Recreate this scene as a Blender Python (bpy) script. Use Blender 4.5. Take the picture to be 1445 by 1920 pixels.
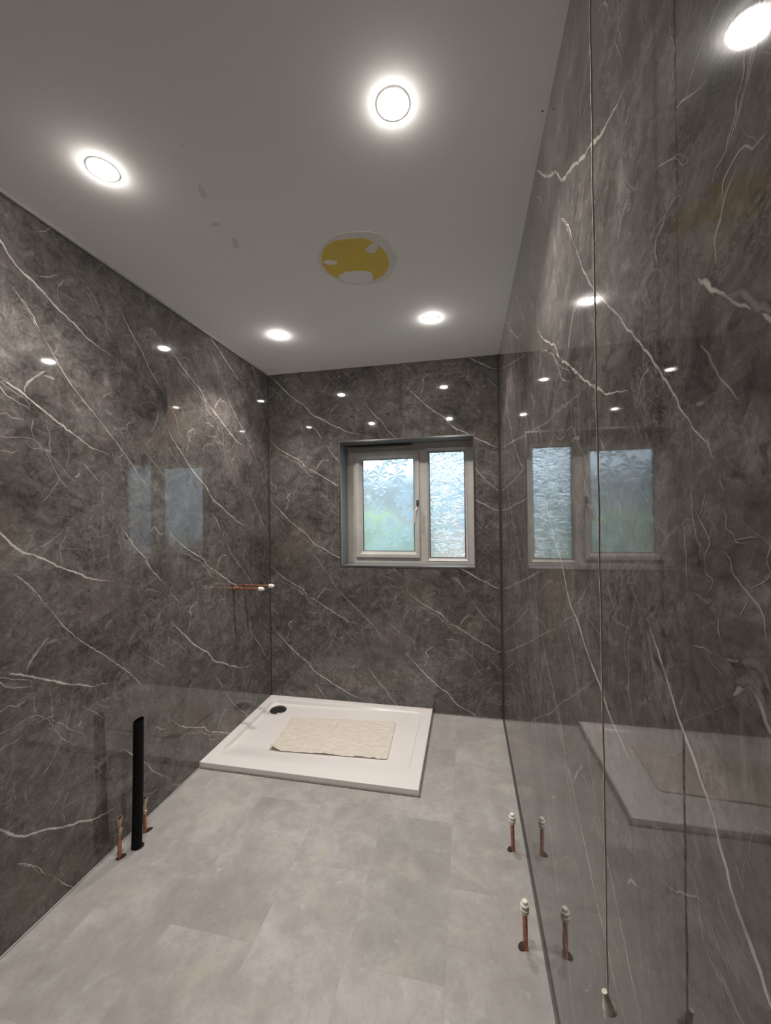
import bpy, bmesh, math, random
from mathutils import Vector, Matrix, noise
random.seed(7)
S = bpy.context.scene
for o in list(bpy.data.objects): bpy.data.objects.remove(o)
COL = S.collection
# ---------------------------------------------------------------- room measures (metres)
RW, RD, RH, RF = 1.666, 2.712, 2.42, -0.55      # width, window wall, ceiling height, wall behind the camera
# ---------------------------------------------------------------- camera
cd = bpy.data.cameras.new('camera'); cam = bpy.data.objects.new('camera', cd); COL.objects.link(cam)
cd.sensor_fit = 'HORIZONTAL'; cd.sensor_width = 36.0; cd.lens = 36.0 * 738.26 / 1445.0
cd.clip_start = 0.02
yaw, pitch, roll = -0.2025, 0.0041, -0.0129
F = Vector((math.cos(pitch) * math.sin(yaw), math.cos(pitch) * math.cos(yaw), math.sin(pitch)))
r0 = Vector((math.cos(yaw), -math.sin(yaw), 0)); u0 = r0.cross(F)
rr = r0 * math.cos(roll) + u0 * math.sin(roll); uu = u0 * math.cos(roll) - r0 * math.sin(roll)
M3 = Matrix((rr, uu, -F)).transposed()
cam.matrix_world = Matrix.Translation((1.4441, 0, 1.3723)) @ M3.to_4x4()
S.camera = cam
# ---------------------------------------------------------------- view, world, sampling
S.view_settings.view_transform = 'Standard'; S.view_settings.look = 'None'
S.view_settings.gamma = 1.0; S.view_settings.use_curve_mapping = False
S.view_settings.exposure = 1.5
try:
    S.cycles.use_denoising = True
    S.cycles.sample_clamp_indirect = 6.0
    S.cycles.max_bounces = 10; S.cycles.diffuse_bounces = 5; S.cycles.glossy_bounces = 5
    S.cycles.transmission_bounces = 8; S.cycles.blur_glossy = 0.3
except Exception: pass
LAMP = 135.0        # brightness of the downlight lenses
SPOT = 18.0        # watts of each downlight's beam
SKY = .95
world = bpy.data.worlds.new('overcast_sky'); S.world = world; world.use_nodes = True
wn = world.node_tree.nodes; wl = world.node_tree.links
bg = wn['Background']; bg.inputs[0].default_value = (0.70, 0.86, 1.0, 1); bg.inputs[1].default_value = SKY

# ---------------------------------------------------------------- material helpers
class NT:
    def __init__(s, name):
        s.m = bpy.data.materials.new(name); s.m.use_nodes = True
        s.n = s.m.node_tree.nodes; s.l = s.m.node_tree.links
        s.p = s.n['Principled BSDF']; s.out = s.n['Material Output']
    def new(s, t, **k):
        a = s.n.new(t)
        for x, v in k.items():
            if x.startswith('i_'): a.inputs[x[2:].replace('_', ' ')].default_value = v
            else: setattr(a, x, v)
        return a
    def link(s, a, b): s.l.new(a, b)
    def math(s, op, a, b=None, clamp=False):
        n = s.new('ShaderNodeMath', operation=op, use_clamp=clamp)
        for i, v in enumerate((a, b)):
            if v is None: continue
            if isinstance(v, (int, float)): n.inputs[i].default_value = v
            else: s.link(v, n.inputs[i])
        return n.outputs[0]
    def noise(s, vec, scale, detail=4, rough=.55, dist=0):
        n = s.new('ShaderNodeTexNoise'); n.inputs['Scale'].default_value = scale
        n.inputs['Detail'].default_value = detail; n.inputs['Roughness'].default_value = rough
        n.inputs['Distortion'].default_value = dist
        s.link(vec, n.inputs['Vector']); return n.outputs['Fac']
    def ramp(s, fac, stops):
        n = s.new('ShaderNodeValToRGB'); e = n.color_ramp.elements
        while len(e) < len(stops): e.new(0.5)
        for i, (p, c) in enumerate(stops):
            e[i].position = p; e[i].color = (c[0], c[1], c[2], 1) if not isinstance(c, (int, float)) else (c, c, c, 1)
        s.link(fac, n.inputs[0]); return n.outputs[0]
    def mix(s, fac, a, b, mode='MIX'):
        n = s.new('ShaderNodeMix', data_type='RGBA', blend_type=mode)
        for sock, v in ((n.inputs[0], fac), (n.inputs[6], a), (n.inputs[7], b)):
            if isinstance(v, (int, float)): sock.default_value = v
            elif isinstance(v, tuple): sock.default_value = (v[0], v[1], v[2], 1)
            else: s.link(v, sock)
        return n.outputs[2]
    def coord(s, which='Object'):
        return s.new('ShaderNodeTexCoord').outputs[which]
    def bump(s, h, strength, dist=0.002):
        b = s.new('ShaderNodeBump'); b.inputs['Strength'].default_value = strength; b.inputs['Distance'].default_value = dist
        s.link(h, b.inputs['Height']); s.link(b.outputs[0], s.p.inputs['Normal'])

def plain(name, col, rough=.5, metal=0, var=.06, scale=30, bump=0, spec=.5):
    t = NT(name); c = t.coord(); f = t.noise(c, scale, 5)
    lo = tuple(max(0, x * (1 - var)) for x in col); hi = tuple(min(1, x * (1 + var)) for x in col)
    t.link(t.ramp(f, [(.3, lo), (.7, hi)]), t.p.inputs['Base Color'])
    t.p.inputs['Roughness'].default_value = rough; t.p.inputs['Metallic'].default_value = metal
    t.p.inputs['Specular IOR Level'].default_value = spec
    if bump: t.bump(f, bump)
    return t.m

def marble(name='grey_marble_panel', lining=False):
    t = NT(name)
    uv = t.new('ShaderNodeUVMap', uv_map='panel').outputs[0]
    big = t.noise(uv, 2.8, 3, .5, .5)
    mid = t.noise(uv, 10, 9, .70, 1.0)
    fine = t.noise(uv, 40, 9, .82, 1.0)
    a = t.math('ADD', t.math('MULTIPLY', big, .24), t.math('MULTIPLY', mid, .40))
    a = t.math('ADD', a, t.math('MULTIPLY', fine, .36))
    base = t.ramp(a, [(.40, (.043, .039, .037)), (.465, (.084, .076, .072)), (.535, (.130, .119, .113)), (.62, (.25, .233, .223))])
    # rusty olive clouds and mauve clouds
    ol = t.noise(uv, 1.9, 2, .5, .2)
    base = t.mix(t.ramp(ol, [(.58, 0), (.72, .45)]), base, (.175, .150, .105), 'MIX')
    mv = t.noise(uv, 3.6, 3, .5, .9)
    base = t.mix(t.ramp(mv, [(.52, 0), (.66, .40)]), base, (.150, .120, .118), 'MIX')
    # darker broken patches
    pit = t.noise(uv, 15, 8, .75, 1.8)
    base = t.mix(t.ramp(pit, [(.35, .75), (.45, 0)]), base, (.040, .036, .034), 'MIX')
    # smoky pale wisps
    wi = t.noise(uv, 7.5, 8, .72, 3.2)
    wm = t.ramp(t.noise(uv, 4.2, 3, .5, .6), [(.46, 0), (.62, .55)])
    base = t.mix(t.math('MULTIPLY', t.ramp(wi, [(.54, 0), (.66, 1)]), wm), base, (.27, .25, .235))
    # hair-thin pale crazing
    cr = t.noise(uv, 5.5, 9, .62, 1.9)
    ridge = t.math('ABSOLUTE', t.math('SUBTRACT', cr, .5))
    rline = t.ramp(ridge, [(0.0, 1.0), (.006, .45), (.018, 0)])
    msk = t.ramp(t.noise(uv, 3.4, 3, .5, .5), [(.47, 0), (.62, .6)])
    base = t.mix(t.math('MULTIPLY', rline, msk), base, (.30, .28, .265))
    cr2 = t.noise(uv, 13, 8, .66, 2.6)
    r2 = t.ramp(t.math('ABSOLUTE', t.math('SUBTRACT', cr2, .5)), [(0.0, .75), (.012, .3), (.035, 0)])
    m2 = t.ramp(t.noise(uv, 4.8, 3, .5, .8), [(.50, 0), (.64, .6)])
    base = t.mix(t.math('MULTIPLY', r2, m2), base, (.27, .25, .235))
    # the traced veins: ribbons carry 'vein' 0 at the rim, their strength in the middle
    va = t.new('ShaderNodeAttribute', attribute_name='vein').outputs['Fac']
    rag = t.noise(uv, 75, 6, .75)
    v = t.math('ADD', va, t.math('MULTIPLY', t.math('SUBTRACT', rag, .5), .95))
    gate = t.math('GREATER_THAN', va, .001)
    vf = t.math('MULTIPLY', t.ramp(v, [(.12, 0), (.62, 1)]), gate)
    st = t.new('ShaderNodeAttribute', attribute_name='strength').outputs['Fac']
    vf = t.math('MULTIPLY', vf, st)
    vf = t.math('MULTIPLY', vf, t.ramp(t.noise(uv, 19, 4, .6), [(.36, .45), (.56, 1)]))
    base = t.mix(vf, base, (.58, .535, .49))
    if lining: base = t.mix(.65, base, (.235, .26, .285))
    t.link(base, t.p.inputs['Base Color'])
    t.p.inputs['Roughness'].default_value = .33 if lining else .035
    t.p.inputs['Specular IOR Level'].default_value = .5
    wob = t.noise(uv, 3.0, 2, .4)
    t.bump(wob, .05, .004)
    return t.m

def floor_mat():
    t = NT('grey_stone_vinyl_tile')
    c = t.coord(); sx = t.new('ShaderNodeSeparateXYZ'); t.link(c, sx.inputs[0])
    cb = t.new('ShaderNodeCombineXYZ')
    t.link(t.math('ADD', sx.outputs[1], -1.155 + .61 * 5), cb.inputs[0])
    t.link(t.math('ADD', sx.outputs[0], -.145 + .305 * 4), cb.inputs[1])
    b = t.new('ShaderNodeTexBrick', offset=.5, offset_frequency=2, squash=1.0)
    b.inputs['Color1'].default_value = (.43, .43, .43, 1); b.inputs['Color2'].default_value = (.57, .57, .57, 1)
    b.inputs['Mortar'].default_value = (.5, .5, .5, 1)
    b.inputs['Scale'].default_value = 1; b.inputs['Mortar Size'].default_value = .0008
    b.inputs['Mortar Smooth'].default_value = .3
    b.inputs['Brick Width'].default_value = .61; b.inputs['Row Height'].default_value = .305
    t.link(cb.outputs[0], b.inputs['Vector'])
    # each tile's own print: shift the noise by the tile tone
    sh = t.new('ShaderNodeVectorMath', operation='SCALE'); t.link(b.outputs['Color'], sh.inputs[0]); sh.inputs['Scale'].default_value = 37.0
    ad = t.new('ShaderNodeVectorMath', operation='ADD'); t.link(c, ad.inputs[0]); t.link(sh.outputs[0], ad.inputs[1])
    v = ad.outputs[0]
    f1 = t.noise(v, 3.4, 5, .6, .5); f2 = t.noise(v, 60, 6, .75, .4); f3 = t.noise(v, 11, 6, .65, .6)
    a = t.math('ADD', t.math('MULTIPLY', f1, .45), t.math('MULTIPLY', f2, .2)); a = t.math('ADD', a, t.math('MULTIPLY', f3, .35))
    col = t.ramp(a, [(.34, (.262, .249, .238)), (.50, (.352, .339, .326)), (.64, (.465, .452, .437))])
    yl = t.noise(v, 5.2, 5, .6, .6)
    col = t.mix(t.ramp(yl, [(.56, 0), (.72, .5)]), col, (.47, .435, .355))
    sp = t.noise(v, 24, 3, .5, .3)
    col = t.mix(t.ramp(sp, [(.68, 0), (.78, .5)]), col, (.56, .54, .51))
    tone = t.new('ShaderNodeMapRange'); t.link(b.outputs['Color'], tone.inputs['Value'])
    tone.inputs['From Min'].default_value = .43; tone.inputs['From Max'].default_value = .57
    tone.inputs['To Min'].default_value = .93; tone.inputs['To Max'].default_value = 1.06
    tc = t.new('ShaderNodeVectorMath', operation='SCALE'); t.link(col, tc.inputs[0]); t.link(tone.outputs[0], tc.inputs['Scale'])
    col2 = t.mix(t.math('MULTIPLY', b.outputs['Fac'], .45), tc.outputs[0], (.29, .28, .27))
    t.link(col2, t.p.inputs['Base Color'])
    t.p.inputs['Roughness'].default_value = .5; t.p.inputs['Specular IOR Level'].default_value = .35
    t.bump(f2, .05, .001)
    return t.m

def emissive(name, col, strength):
    t = NT(name)
    e = t.new('ShaderNodeEmission'); e.inputs[0].default_value = (*col, 1); e.inputs[1].default_value = strength
    t.link(e.outputs[0], t.out.inputs[0]); return t.m

def obscured_glass(name, kind):
    t = NT(name); c = t.coord()
    g = t.new('ShaderNodeBsdfGlass'); g.inputs['IOR'].default_value = 1.45
    g.inputs['Color'].default_value = (.97, .99, 1, 1)
    tr = t.new('ShaderNodeBsdfTranslucent'); tr.inputs[0].default_value = (.86, .94, 1, 1)
    mx = t.new('ShaderNodeMixShader')
    if kind == 'leaf':
        g.inputs['Roughness'].default_value = .16
        n1 = t.noise(c, 16, 3, .5, 1.0); b = t.new('ShaderNodeBump'); b.inputs['Strength'].default_value = .35; b.inputs['Distance'].default_value = .004
        t.link(n1, b.inputs['Height']); t.link(b.outputs[0], g.inputs['Normal'])
        fac = .22
    else:
        g.inputs['Roughness'].default_value = .07
        mp = t.new('ShaderNodeMapping'); mp.inputs['Scale'].default_value = (1, 1, 1.7); t.link(c, mp.inputs[0])
        n1 = t.noise(mp.outputs[0], 11, 2, .45, 1.6)
        rg = t.math('ABSOLUTE', t.math('SUBTRACT', n1, .5))
        b = t.new('ShaderNodeBump'); b.inputs['Strength'].default_value = 1.0; b.inputs['Distance'].default_value = .03
        t.link(rg, b.inputs['Height']); t.link(b.outputs[0], g.inputs['Normal'])
        fac = .22
    mx.inputs[0].default_value = fac
    t.link(g.outputs[0], mx.inputs[1]); t.link(tr.outputs[0], mx.inputs[2]); t.link(mx.outputs[0], t.out.inputs[0])
    return t.m

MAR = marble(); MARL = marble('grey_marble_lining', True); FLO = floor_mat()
CEIL = plain('white_ceiling_paint', (.94, .935, .92), .85, var=.015, scale=3)
STAIN = plain('grey_filler_smudge', (.80, .785, .76), .9, var=.05, scale=60)
WHITEW = plain('taupe_wall_paint', (.22, .205, .19), .8, var=.02, scale=3)
UPVC = plain('aged_white_upvc', (.50, .48, .45), .38, var=.10, scale=9)
BEZ = plain('white_bezel', (.86, .85, .83), .5, var=.01)
BASEG = plain('grey_green_seal', (.105, .105, .098), .4)
GASK_GAP = plain('dark_gasket_and_gap', (.05, .055, .06), .6)
CHROME = plain('bright_aluminium', (.72, .70, .67), .16, 1.0, var=.05)
TRIMD = plain('dark_grey_trim', (.055, .052, .05), .35)
TRIML = plain('light_grey_trim', (.42, .41, .39), .5)
SEAL = plain('clear_grey_sealant', (.23, .22, .21), .12, var=.35, scale=70, bump=.3)
ACRY = plain('white_tray_resin', (.775, .745, .73), .22, var=.012, scale=4)
RUB = plain('cream_rubber', (.69, .635, .56), .5, var=.05, scale=34, bump=.9)
CHRD = plain('smoked_chrome', (.20, .195, .19), .27, .9, var=.35, scale=160)
COPP = plain('tarnished_copper', (.47, .225, .15), .42, .85, var=.35, scale=55)
COPL = plain('bright_copper', (.86, .40, .25), .3, .9, var=.2, scale=60)
BRASS = plain('plated_brass', (.52, .44, .33), .38, .8, var=.35, scale=70)
PLAS = plain('cream_plastic', (.76, .735, .66), .35, var=.03)
BLKP = plain('black_waste_plastic', (.004, .004, .0045), .6, var=.3, scale=20, spec=.15)
HOLE = plain('rusty_dark_hole', (.030, .012, .008), .8, var=.6, scale=80)
CORD = plain('cream_cord', (.66, .58, .46), .7, var=.12, scale=300)
YEL = plain('yellow_plasterboard', (.80, .60, .12), .85, var=.05, scale=12)
FILL = plain('grey_joint_filler', (.84, .82, .79), .9, var=.03, scale=14)
FILW = plain('white_joint_filler', (.92, .905, .885), .9, var=.05, scale=40)
LENS = emissive('lit_lens', (1.0, .955, .895), LAMP)
LEAFG = obscured_glass('leaf_obscured_glass', 'leaf'); CRINK = obscured_glass('crinkled_obscured_glass', 'crinkle')
BACKD = plain('pale_blue_backdrop', (.33, .40, .52), .8, var=.15, scale=4)
GRASS = plain('lawn_green', (.28, .38, .12), .9, var=.35, scale=2.0)
HEDGE = plain('hedge_green', (.15, .25, .13), .9, var=.5, scale=8)
PINK = plain('pale_render', (.40, .30, .30), .9, var=.12, scale=1.2)
ROOF = plain('slate_roof', (.16, .17, .20), .8, var=.2, scale=3)
ORNG = plain('orange_brick', (.62, .34, .18), .9, var=.3, scale=6)
PATIO = plain('grey_paving', (.28, .32, .36), .9, var=.15, scale=3)
DGLS = plain('dark_window_glass', (.08, .10, .13), .1)

# ---------------------------------------------------------------- object helpers
def link_mesh(name, bm, mat, parent=None, smooth=False):
    me = bpy.data.meshes.new(name); bm.normal_update(); bm.to_mesh(me); bm.free()
    for m in (mat if isinstance(mat, (list, tuple)) else [mat]): me.materials.append(m)
    if smooth:
        for p in me.polygons: p.use_smooth = True
    o = bpy.data.objects.new(name, me); COL.objects.link(o)
    if parent is not None:
        o.parent = parent; o.matrix_parent_inverse = Matrix.Translation(-parent.location) if parent.type == 'EMPTY' and not parent.get('_loc') else Matrix()
    return o
def thing(name, label, cat, loc=(0, 0, 0), group=None):
    e = bpy.data.objects.new(name, None); e.empty_display_size = .05; COL.objects.link(e); e.location = loc
    e['label'] = label; e['category'] = cat; e['_loc'] = 1
    if group: e['group'] = group
    return e
def tag(o, label, cat, group=None):
    o['label'] = label; o['category'] = cat
    if group: o['group'] = group
def struct(o, label=None):
    o['kind'] = 'structure'
    if label: o['label'] = label
    return o
def box(bm, x0, x1, y0, y1, z0, z1, bev=0, mi=0):
    vs = [bm.verts.new(p) for p in ((x0,y0,z0),(x1,y0,z0),(x1,y1,z0),(x0,y1,z0),(x0,y0,z1),(x1,y0,z1),(x1,y1,z1),(x0,y1,z1))]
    fs = [bm.faces.new([vs[i] for i in f]) for f in ((0,3,2,1),(4,5,6,7),(0,1,5,4),(1,2,6,5),(2,3,7,6),(3,0,4,7))]
    for f in fs: f.material_index = mi
    if bev:
        es = list({e for f in fs for e in f.edges})
        bmesh.ops.bevel(bm, geom=es, offset=bev, segments=2, affect='EDGES', clamp_overlap=True)
def lathe(bm, prof, n=28, cen=(0, 0, 0), cap0=False, cap1=False, axis='z', wob=0):
    rings = []
    for (r, h) in prof:
        ring = []
        for i in range(n):
            a = 2 * math.pi * i / n; q = r * (1 + wob * math.sin(3 * a))
            p = (q * math.cos(a), q * math.sin(a), h)
            if axis == 'x': p = (h, q * math.cos(a), q * math.sin(a))
            ring.append(bm.verts.new((p[0] + cen[0], p[1] + cen[1], p[2] + cen[2])))
        rings.append(ring)
    for a, b in zip(rings, rings[1:]):
        for i in range(n): bm.faces.new((a[i], a[(i + 1) % n], b[(i + 1) % n], b[i]))
    if cap0: bm.faces.new(list(reversed(rings[0])))
    if cap1: bm.faces.new(rings[-1])
def auto(o, ang=35):
    for p in o.data.polygons: p.use_smooth = True
    try:
        o.data.set_sharp_from_angle(angle=math.radians(ang))
    except Exception: pass
    return o
def poly(bm, pts, mi=0):
    f = bm.faces.new([bm.verts.new(p) for p in pts]); f.material_index = mi; return f
def rings_loft(bm, rects, mi=0):
    # rects: list of (x0,x1,z0,z1,y); picture-frame surfaces between successive rectangles
    prev = None
    for (x0, x1, z0, z1, y) in rects:
        cur = [bm.verts.new(p) for p in ((x0, y, z0), (x1, y, z0), (x1, y, z1), (x0, y, z1))]
        if prev:
            for i in range(4):
                f = bm.faces.new((prev[i], prev[(i + 1) % 4], cur[(i + 1) % 4], cur[i])); f.material_index = mi
        prev = cur

# ---------------------------------------------------------------- veins: [width mm, strength, [[u, z], ...]]
TILE = [[7,1,[[0.005,0.553],[0.036,0.515],[0.072,0.48],[0.11,0.443],[0.145,0.406],[0.18,0.375],[0.221,0.341],[0.255,0.317],[0.283,0.3],[0.311,0.269],[0.338,0.235],[0.368,0.211],[0.399,0.198],[0.439,0.178],[0.479,0.151],[0.519,0.13],[0.559,0.113],[0.598,0.088],[0.645,0.072],[0.684,0.063],[0.716,0.058]]],
 [3,0.5,[[-0.005,0.477],[0.028,0.439],[0.06,0.414],[0.096,0.38],[0.134,0.333]]],
 [3,0.45,[[0.337,0.144],[0.367,0.114],[0.393,0.081],[0.414,0.041]]],
 [6,0.95,[[0.01,0.997],[0.038,0.964],[0.067,0.938],[0.116,0.903],[0.159,0.88],[0.207,0.853],[0.255,0.829],[0.276,0.802],[0.31,0.773],[0.365,0.744],[0.406,0.719],[0.446,0.694],[0.486,0.67],[0.526,0.646],[0.565,0.628],[0.606,0.603],[0.651,0.593],[0.696,0.581]]],
 [4,0.55,[[0.07,0.898],[0.102,0.876],[0.144,0.861],[0.179,0.838],[0.22,0.823],[0.248,0.801],[0.282,0.773],[0.3,0.745],[0.323,0.722],[0.365,0.704],[0.385,0.698],[0.394,0.686]]],
 [4,0.5,[[0.267,0.659],[0.302,0.657],[0.322,0.664],[0.343,0.652],[0.374,0.656]]],
 [3,0.45,[[0.282,0.773],[0.338,0.742],[0.385,0.718],[0.391,0.692]]],
 [8,0.3,[[0.245,0.798],[0.258,0.789],[0.272,0.78]]],
 [3.5,0.8,[[0.34,1.085],[0.374,1.051],[0.402,1.017],[0.427,0.972]]],
 [3.5,0.8,[[0.433,0.97],[0.462,0.926],[0.495,0.875],[0.522,0.84],[0.561,0.797],[0.607,0.754],[0.659,0.708],[0.691,0.675],[0.73,0.638],[0.768,0.599],[0.806,0.557],[0.844,0.509],[0.875,0.48],[0.891,0.455]]],
 [2.5,0.5,[[0.768,0.593],[0.742,0.583],[0.723,0.559]]],
 [7,0.6,[[0.204,0.608],[0.182,0.597],[0.158,0.58],[0.143,0.565],[0.155,0.54],[0.146,0.494],[0.125,0.456]]],
 [3,0.5,[[0.158,0.58],[0.147,0.592],[0.137,0.593]]],
 [11,0.3,[[0.197,0.6],[0.2,0.572]]],
 [2.5,0.5,[[0.211,0.611],[0.252,0.603],[0.287,0.588],[0.336,0.587],[0.37,0.595],[0.404,0.593],[0.434,0.565],[0.451,0.56],[0.457,0.548],[0.49,0.517],[0.523,0.48],[0.569,0.438],[0.573,0.419]]],
 [2.5,0.5,[[0.376,0.589],[0.396,0.564],[0.434,0.565],[0.457,0.528],[0.49,0.465],[0.523,0.429],[0.532,0.417]]],
 [2.8,0.5,[[0.49,0.465],[0.47,0.433],[0.449,0.4],[0.418,0.375]]],
 [9,0.35,[[0.438,0.565],[0.451,0.563],[0.461,0.559]]],
 [2.5,0.35,[[0.451,0.563],[0.458,0.592],[0.451,0.624]]],
 [3.5,0.45,[[0.362,0.55],[0.335,0.539],[0.307,0.541],[0.279,0.52],[0.265,0.493]]],
 [5,0.5,[[0.375,0.744],[0.382,0.775],[0.4,0.802],[0.42,0.816],[0.438,0.838]]],
 [4,0.5,[[0.434,0.82],[0.454,0.828],[0.475,0.827]]],
 [3,0.6,[[0.575,0.54],[0.603,0.51],[0.65,0.464]]],
 [7,0.6,[[0.562,0.495],[0.558,0.483],[0.545,0.479]]],
 [6,0.5,[[0.003,0.679],[0.028,0.666],[0.048,0.648],[0.063,0.628]]],
 [2.5,0.45,[[0.056,0.648],[0.073,0.576],[0.072,0.537]]],
 [4,0.4,[[0.514,0.263],[0.493,0.23],[0.486,0.204]]],
 [2.5,0.4,[[0.486,0.207],[0.496,0.16]]],
 [2.2,0.35,[[0.487,0.213],[0.553,0.205],[0.587,0.198]]],
 [4,0.35,[[0.601,0.293],[0.633,0.265],[0.647,0.234]]],
 [3,0.35,[[0.705,0.241],[0.686,0.23],[0.685,0.161],[0.7,0.111]]],
 [4,0.3,[[0.494,0.274],[0.453,0.24],[0.413,0.223]]],
 [3,0.3,[[0.607,0.25],[0.644,0.246],[0.692,0.252]]],
 [2.4,0.3,[[0.511,0.512],[0.525,0.563],[0.522,0.595]]],
 [5,0.9,[[0.746,0.28],[0.786,0.231],[0.832,0.176],[0.874,0.134],[0.903,0.084],[0.948,0.039],[0.974,0.006]]],
 [3.2,0.6,[[0.871,0.635],[0.903,0.604],[0.942,0.571],[0.991,0.528]]],
 [6,0.5,[[0.908,0.255],[0.932,0.274],[0.952,0.249],[0.977,0.238],[0.991,0.242]]],
 [2.5,0.4,[[0.983,0.238],[0.984,0.206],[0.995,0.181]]],
 [3,0.45,[[0.956,0.842],[0.953,0.797],[0.935,0.751],[0.911,0.718]]],
 [2.4,0.4,[[0.888,0.892],[0.927,0.864],[0.953,0.835]]],
 [3.2,0.5,[[0.929,0.996],[0.987,0.942],[1.002,0.924]]],
 [2.2,0.35,[[0.842,0.989],[0.862,0.93],[0.895,0.925],[0.954,0.906]]],
 [2.5,0.4,[[0.925,0.699],[0.898,0.665],[0.897,0.633]]],
 [3,0.35,[[0.87,0.574],[0.896,0.537],[0.922,0.505]]],
 [3,0.3,[[0.849,0.443],[0.852,0.405],[0.867,0.373]]],
 [8,0.5,[[0.376,1.699],[0.388,1.723],[0.41,1.75],[0.424,1.765],[0.445,1.783]]],
 [5,0.6,[[0.445,1.762],[0.462,1.765],[0.476,1.764]]],
 [2.6,0.4,[[0.402,1.61],[0.397,1.56],[0.408,1.53]]],
 [2.6,0.4,[[0.444,1.599],[0.456,1.56],[0.452,1.525],[0.463,1.498]]],
 [4,0.45,[[0.667,1.746],[0.677,1.767],[0.705,1.783]]],
 [3,0.4,[[0.875,1.874],[0.926,1.858],[0.962,1.84]]],
 [3,0.4,[[0.965,1.772],[0.957,1.731],[0.931,1.68]]],
 [3.5,0.35,[[0.788,1.634],[0.785,1.67],[0.817,1.688]]],
 [2.4,0.3,[[0.843,1.753],[0.871,1.787],[0.933,1.801],[0.97,1.791]]]]
RIGHT = [[5,0.8,[[0.434,1.595],[0.422,1.584],[0.411,1.575],[0.4,1.564],[0.389,1.556]]],
 [7,0.22,[[0.389,1.556],[0.373,1.548],[0.357,1.533],[0.34,1.516]]],
 [2.6,0.5,[[0.362,1.739],[0.364,1.728],[0.367,1.718],[0.374,1.71],[0.375,1.697],[0.386,1.689],[0.388,1.68],[0.402,1.675],[0.408,1.667]]],
 [2.4,0.4,[[0.339,1.651],[0.355,1.652],[0.371,1.664],[0.385,1.659],[0.392,1.653],[0.396,1.639]]],
 [2,0.45,[[0.469,1.796],[0.451,1.787],[0.431,1.774],[0.419,1.769],[0.407,1.766]]],
 [2,0.5,[[0.519,1.774],[0.494,1.761],[0.481,1.753],[0.464,1.744]]],
 [2,0.4,[[0.515,1.7],[0.496,1.703],[0.474,1.704],[0.461,1.698]]],
 [1.6,0.4,[[0.481,1.824],[0.475,1.842],[0.466,1.856],[0.477,1.887],[0.472,1.905]]],
 [4,0.22,[[0.479,1.819],[0.476,1.832],[0.468,1.839]]],
 [2.2,0.5,[[0.625,2.094],[0.627,2.055],[0.612,2.016],[0.61,1.999],[0.622,1.996]]],
 [4.5,0.4,[[0.423,1.439],[0.418,1.429],[0.415,1.422],[0.41,1.417]]],
 [4,0.2,[[0.403,1.405],[0.406,1.397],[0.399,1.39]]],
 [1.4,0.45,[[0.452,1.461],[0.45,1.448],[0.447,1.437],[0.445,1.42]]],
 [1.8,0.45,[[0.4,1.372],[0.396,1.364],[0.397,1.355],[0.386,1.35],[0.383,1.344],[0.369,1.346]]],
 [1.4,0.35,[[0.386,1.347],[0.371,1.35],[0.357,1.349]]],
 [1.8,0.45,[[0.449,1.375],[0.438,1.363],[0.424,1.35],[0.421,1.338],[0.426,1.329],[0.429,1.319],[0.428,1.312],[0.419,1.31],[0.419,1.299],[0.435,1.289]]],
 [1.5,0.4,[[0.423,1.392],[0.431,1.375],[0.438,1.363]]],
 [1.5,0.4,[[0.437,1.343],[0.435,1.334],[0.436,1.323]]],
 [1.5,0.4,[[0.418,1.359],[0.42,1.345],[0.424,1.334]]],
 [4,0.22,[[0.446,1.287],[0.435,1.286],[0.426,1.285],[0.418,1.29]]],
 [2,0.5,[[0.405,1.336],[0.391,1.329],[0.389,1.321],[0.383,1.314],[0.377,1.307],[0.37,1.302],[0.36,1.297],[0.354,1.288],[0.353,1.277],[0.347,1.268]]],
 [1.6,0.45,[[0.348,1.354],[0.346,1.343],[0.351,1.334],[0.348,1.323],[0.356,1.315],[0.37,1.308]]],
 [4,0.22,[[0.353,1.319],[0.348,1.322],[0.346,1.319]]],
 [1.4,0.4,[[0.37,1.302],[0.376,1.29],[0.38,1.281]]],
 [1.6,0.4,[[0.468,1.359],[0.463,1.348],[0.462,1.336],[0.462,1.318],[0.46,1.294]]],
 [1.6,0.4,[[0.453,1.234],[0.433,1.239],[0.417,1.238]]],
 [1.6,0.4,[[0.43,1.235],[0.42,1.228],[0.403,1.223]]],
 [3,0.35,[[0.401,1.242],[0.389,1.242],[0.381,1.246]]],
 [5,0.25,[[0.381,1.244],[0.364,1.25],[0.354,1.242],[0.347,1.234]]],
 [7,0.18,[[0.389,1.224],[0.373,1.232],[0.361,1.23],[0.353,1.222]]],
 [2.5,0.35,[[0.411,1.276],[0.409,1.265],[0.405,1.255]]],
 [2.2,0.4,[[0.535,0.938],[0.504,0.942],[0.443,0.986],[0.417,0.971],[0.375,0.953]]],
 [1.8,0.4,[[0.634,0.742],[0.603,0.711],[0.58,0.692]]],
 [1.8,0.35,[[0.441,0.971],[0.425,0.948],[0.4,0.922]]],
 [1.8,0.35,[[0.395,1.071],[0.384,1.06],[0.379,1.053]]]]
PER = 0.94
def catmull(P, step=.008):
    P = [Vector(p) for p in P]
    if len(P) == 2: P = [P[0], (P[0] + P[1]) / 2, P[1]]
    Q = [P[0] * 2 - P[1]] + P + [P[-1] * 2 - P[-2]]; out = []
    for i in range(1, len(Q) - 2):
        a, b, c, d = Q[i - 1], Q[i], Q[i + 1], Q[i + 2]
        n = max(2, int((c - b).length / step))
        for k in range(n):
            t = k / n
            out.append(.5 * ((2 * b) + (c - a) * t + (2 * a - 5 * b + 4 * c - d) * t * t + (3 * b - a - 3 * c + d) * t ** 3))
    out.append(P[-1]); return out
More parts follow.
